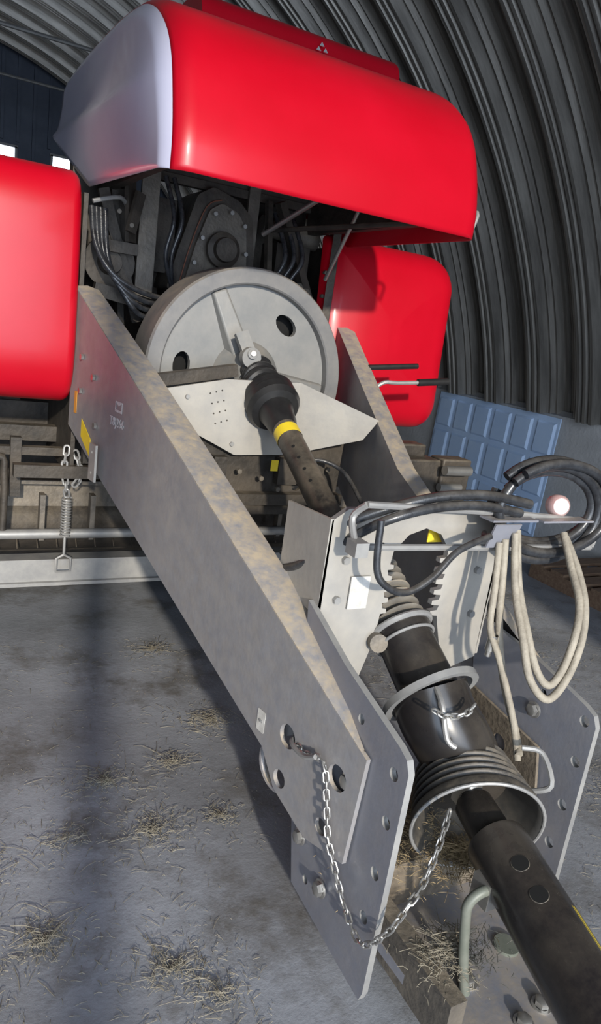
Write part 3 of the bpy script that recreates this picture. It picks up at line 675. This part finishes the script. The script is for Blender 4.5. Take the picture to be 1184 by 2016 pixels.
g=G().box((1.34,3.44,1.02),(1.30,.05,.16)).box((1.34,3.5,.88),(1.9,.06,.06)).make('front_crossmember',DARK,B)
# --- pickup
g=G().box((.95,3.95,.98),(3.6,.08,.08)).box((.95,4.25,.65),(3.6,.05,.9)).make('pickup_frame',DARK,B,label='dark dusty pickup frame')
g=G().plate([(-.9,.54),(2.8,.54),(2.8,.60),(2.8,.755),(-.9,.755)],[],.01,(0,3.78,0),(1,0,0),(0,.15,1)).box((.95,3.76,.76),(3.7,.05,.02)).make('pickup_guard_plate',BRN,B,label='dusty brown pickup cross plate')
G().tube([(-.9,3.62,.52),(2.8,3.62,.52)],.026,12).make('pickup_pipe',EDGE,B,label='long worn steel pipe')
g=G().box((.95,3.64,.375),(3.7,.10,.03)).box((.95,3.60,.32),(3.7,.012,.10)).box((.95,3.60,.262),(3.7,.06,.018)).make('pickup_rail',EDGE,B,label='long worn grey pickup rail')
g=G().tube([(-.9,3.98,.48),(2.8,3.98,.48)],.16,16)
for i in range(36): g.tube([(-.85+i*.1,3.98,.48),(-.85+i*.1,3.80,.46),(-.85+i*.1,3.74,.40)],.004,5)
g.make('pickup_reel',DARK,B)
for x in(.55,.80,1.25,1.9): G().box((x,3.66,.60),(.025,.06,.24)).make('pickup_bracket',BRN,B)
G().box((.42,3.70,.85),(.05,.05,.3)).box((.20,3.72,.93),(.9,.05,.04)).make('pickup_arm',DARK,B)
G().tube([(-.2,3.6,.95),(.30,3.6,.93),(.36,3.6,.85),(.36,3.6,.55)],.018,10,n=3).make('pickup_hoop',DARK,B)
g=G();pts=[]
for i in range(140): 
    t=i/139;a=t*2*math.pi*14;pts.append((.645+.022*math.cos(a),3.52+.022*math.sin(a),.74-.20*t))
g.tube(pts,.0045,6).tube([(.645,3.52,.54),(.645,3.52,.44),(.68,3.52,.42),(.68,3.52,.35),(.61,3.52,.35),(.61,3.52,.42),(.645,3.52,.44)],.007,6)
g.make('tension_spring',EDGE,B,label='coiled steel tension spring')
chain([(.63,3.50,1.0),(.62,3.49,.90),(.635,3.50,.80),(.645,3.52,.74)],.05,.026,.0055,4).make('lift_chain',EDGE,B)
chain([(.67,3.50,.98),(.70,3.49,.86),(.66,3.50,.80)],.05,.026,.0055,4).make('lift_chain',EDGE,B)
for x in(.25,2.45):
    w=G().lathe([(-.16,.30),(-.17,.48),(-.13,.54),(-.04,.56),(.04,.56),(.13,.54),(.17,.48),(.16,.30)],(x,6.0,.56),(1,0,0),48).make('tyre',RUB,B)
    G().lathe([(-.1,.0),(-.1,.20),(-.15,.30),(.15,.30),(.1,.20),(.1,0)],(x,6.0,.56),(1,0,0),32).make('wheel_rim',EDGE,w)
# ------------------------------------------------------------------ other things
def bluesheet(y0,y1,lean,lab):
    g=G();w=(y1-y0)
    A=V((0,1,0));Bv=V((lean,0,1.2)).normalized();O=V((5.35-lean-.03,y0,0.0));H=1.20
    N=A.cross(Bv)
    def Q(u,v,d=0): return O+A*u+Bv*v-N*d
    g.hexa([Q(0,0),Q(w,0),Q(w,0,-.015),Q(0,0,-.015),Q(0,H),Q(w,H),Q(w,H,-.015),Q(0,H,-.015)])
    cols=int(w/.27)
    for i in range(cols):
        for j,(v0,v1) in enumerate(((.05,.38),(.43,.78),(.83,1.15))):
            u0=i*w/cols+.03;u1=(i+1)*w/cols-.03
            g.hexa([Q(u0,v0),Q(u1,v0),Q(u1,v1),Q(u0,v1),Q(u0+.02,v0+.02,.02),Q(u1-.02,v0+.02,.02),Q(u1-.02,v1-.02,.02),Q(u0+.02,v1-.02,.02)])
    g.make('blue_panel',BLUE,label=lab,cat='panel')
bluesheet(4.78,6.60,.03,'faded blue ribbed panel leaning against the concrete stem wall')
pal=bpy.data.objects.new('pallet',None);sc.collection.objects.link(pal);place(pal,V((4.85,3.35,0)),None)
pal['label']='weathered wooden pallet lying by the wall';pal['category']='pallet'
for i in range(6): G().box((4.85,2.85+i*.2,.125),(.9,.13,.022)).make('board',WOOD,pal)
for x in(4.44,4.85,5.26): G().box((x,3.35,.057),(.08,1.15,.113)).make('bearer',WOOD,pal)
# straw
def blade(g,p,th,L,w,dz=0):
    d=V((math.cos(th)*L,math.sin(th)*L,dz));s2=V((-math.sin(th),math.cos(th),0))*w
    p=V(p);q=p+d;mm=(p+q)/2+V((0,0,.003))+s2*random.uniform(-3,3)
    g.add([p-s2,p+s2,mm+s2,mm-s2,q+s2,q-s2,p+V((0,0,w)),mm+V((0,0,w)),q+V((0,0,w))],[(0,3,7,6),(1,6,7,2),(3,5,8,7),(2,7,8,4)],0)
def clump(g,cx,cy,R,n,hgt,z0=0):
    for i in range(n):
        a=random.uniform(0,2*math.pi);r=R*abs(random.gauss(0,.55));x=cx+r*math.cos(a)*1.3;y=cy+r*math.sin(a)
        L=random.uniform(.004,.03) if random.random()<.88 else random.uniform(.03,.09)
        z=z0+.003+abs(random.gauss(0,.4))*hgt*max(0,1-r/R)
        blade(g,(x,y,z),random.uniform(0,math.pi),L,random.uniform(.0005,.0012),random.uniform(-.2,.2)*min(L,z-z0))
def clear(x,y): return not(.84<x<1.9 and .6<y<1.75) and not(y>3.45 and x<3.0) and not (x>4.2 and y>2.6) and x<5.2
g=G()
for (x,y,R,n) in [(1.07,3.25,.10,260),(1.12,2.54,.13,400),(.70,1.95,.14,380),(.60,2.25,.14,360),(.30,1.62,.13,330),(.60,1.42,.14,330),(.42,2.0,.10,160),(.15,1.9,.13,200),(.70,1.30,.10,160),(.1,1.45,.11,180),(2.3,2.6,.25,200),(3.2,2.7,.3,200),(2.6,1.6,.25,200),(.88,2.3,.08,180),(.95,1.95,.07,150)]:
    clump(g,x,y,R,n,.018)
for i in range(7000):
    x=random.uniform(-.3,4.5);y=random.uniform(.8,4.5)
    if not clear(x,y): continue
    blade(g,(x,y,.002),random.uniform(0,math.pi),random.choice([.004,.006,.008,.012,.02,.03,.05]),.0007)
g.make('straw_litter',STRAW,label='dull straw and chaff scattered over the dusty concrete floor',cat='straw',kind='stuff',weld=False,base=True)
g=G();clump(g,1.30,1.30,.18,1400,.14,.315);g.make('lodged_straw',STRAWD,B,weld=False,kind='stuff')
g=G();clump(g,1.33,1.18,.10,1400,.07,.35);g.make('lodged_straw',STRAWD,B,weld=False,kind='stuff')
g=G();clump(g,1.20,1.02,.09,1100,.06,.235);g.make('lodged_straw',STRAW,B,weld=False,kind='stuff')
# ------------------------------------------------------------------ light
sun=bpy.data.lights.new('sun','SUN');sun.energy=4.3;sun.angle=math.radians(1.8);sun.color=(1,.91,.77)
o=bpy.data.objects.new('sun',sun);sc.collection.objects.link(o);o.rotation_euler=V((.20,.95,-.30)).to_track_quat('-Z','Y').to_euler()
ar=bpy.data.lights.new('door_daylight','AREA');ar.shape='RECTANGLE';ar.size=5.5;ar.size_y=4.3;ar.energy=350;ar.color=(.74,.85,1.0)
o=bpy.data.objects.new('door_daylight',ar);sc.collection.objects.link(o);o.location=(-.3,-3.0,2.3);o.rotation_euler=(math.radians(90),0,0)
w=bpy.data.worlds.new('world');sc.world=w;w.use_nodes=True;bg=w.node_tree.nodes['Background'];bg.inputs[0].default_value=(.55,.68,.95,1);bg.inputs[1].default_value=1.0
# ------------------------------------------------------------------ camera
F=V((.473,.8445,-.253)).normalized();R=V((.881,-.4524,.1356));R=(R-F*R.dot(F)).normalized();U=R.cross(F).normalized()
cd=bpy.data.cameras.new('camera');cd.sensor_fit='VERTICAL';cd.sensor_height=36;cd.lens=25.0;cd.clip_start=.02
cam=bpy.data.objects.new('camera',cd);sc.collection.objects.link(cam)
M=Matrix((R,U,-F)).transposed().to_4x4();M.translation=V((0,0,1.72));cam.matrix_world=M
sc.camera=cam
sc.view_settings.view_transform='Standard'
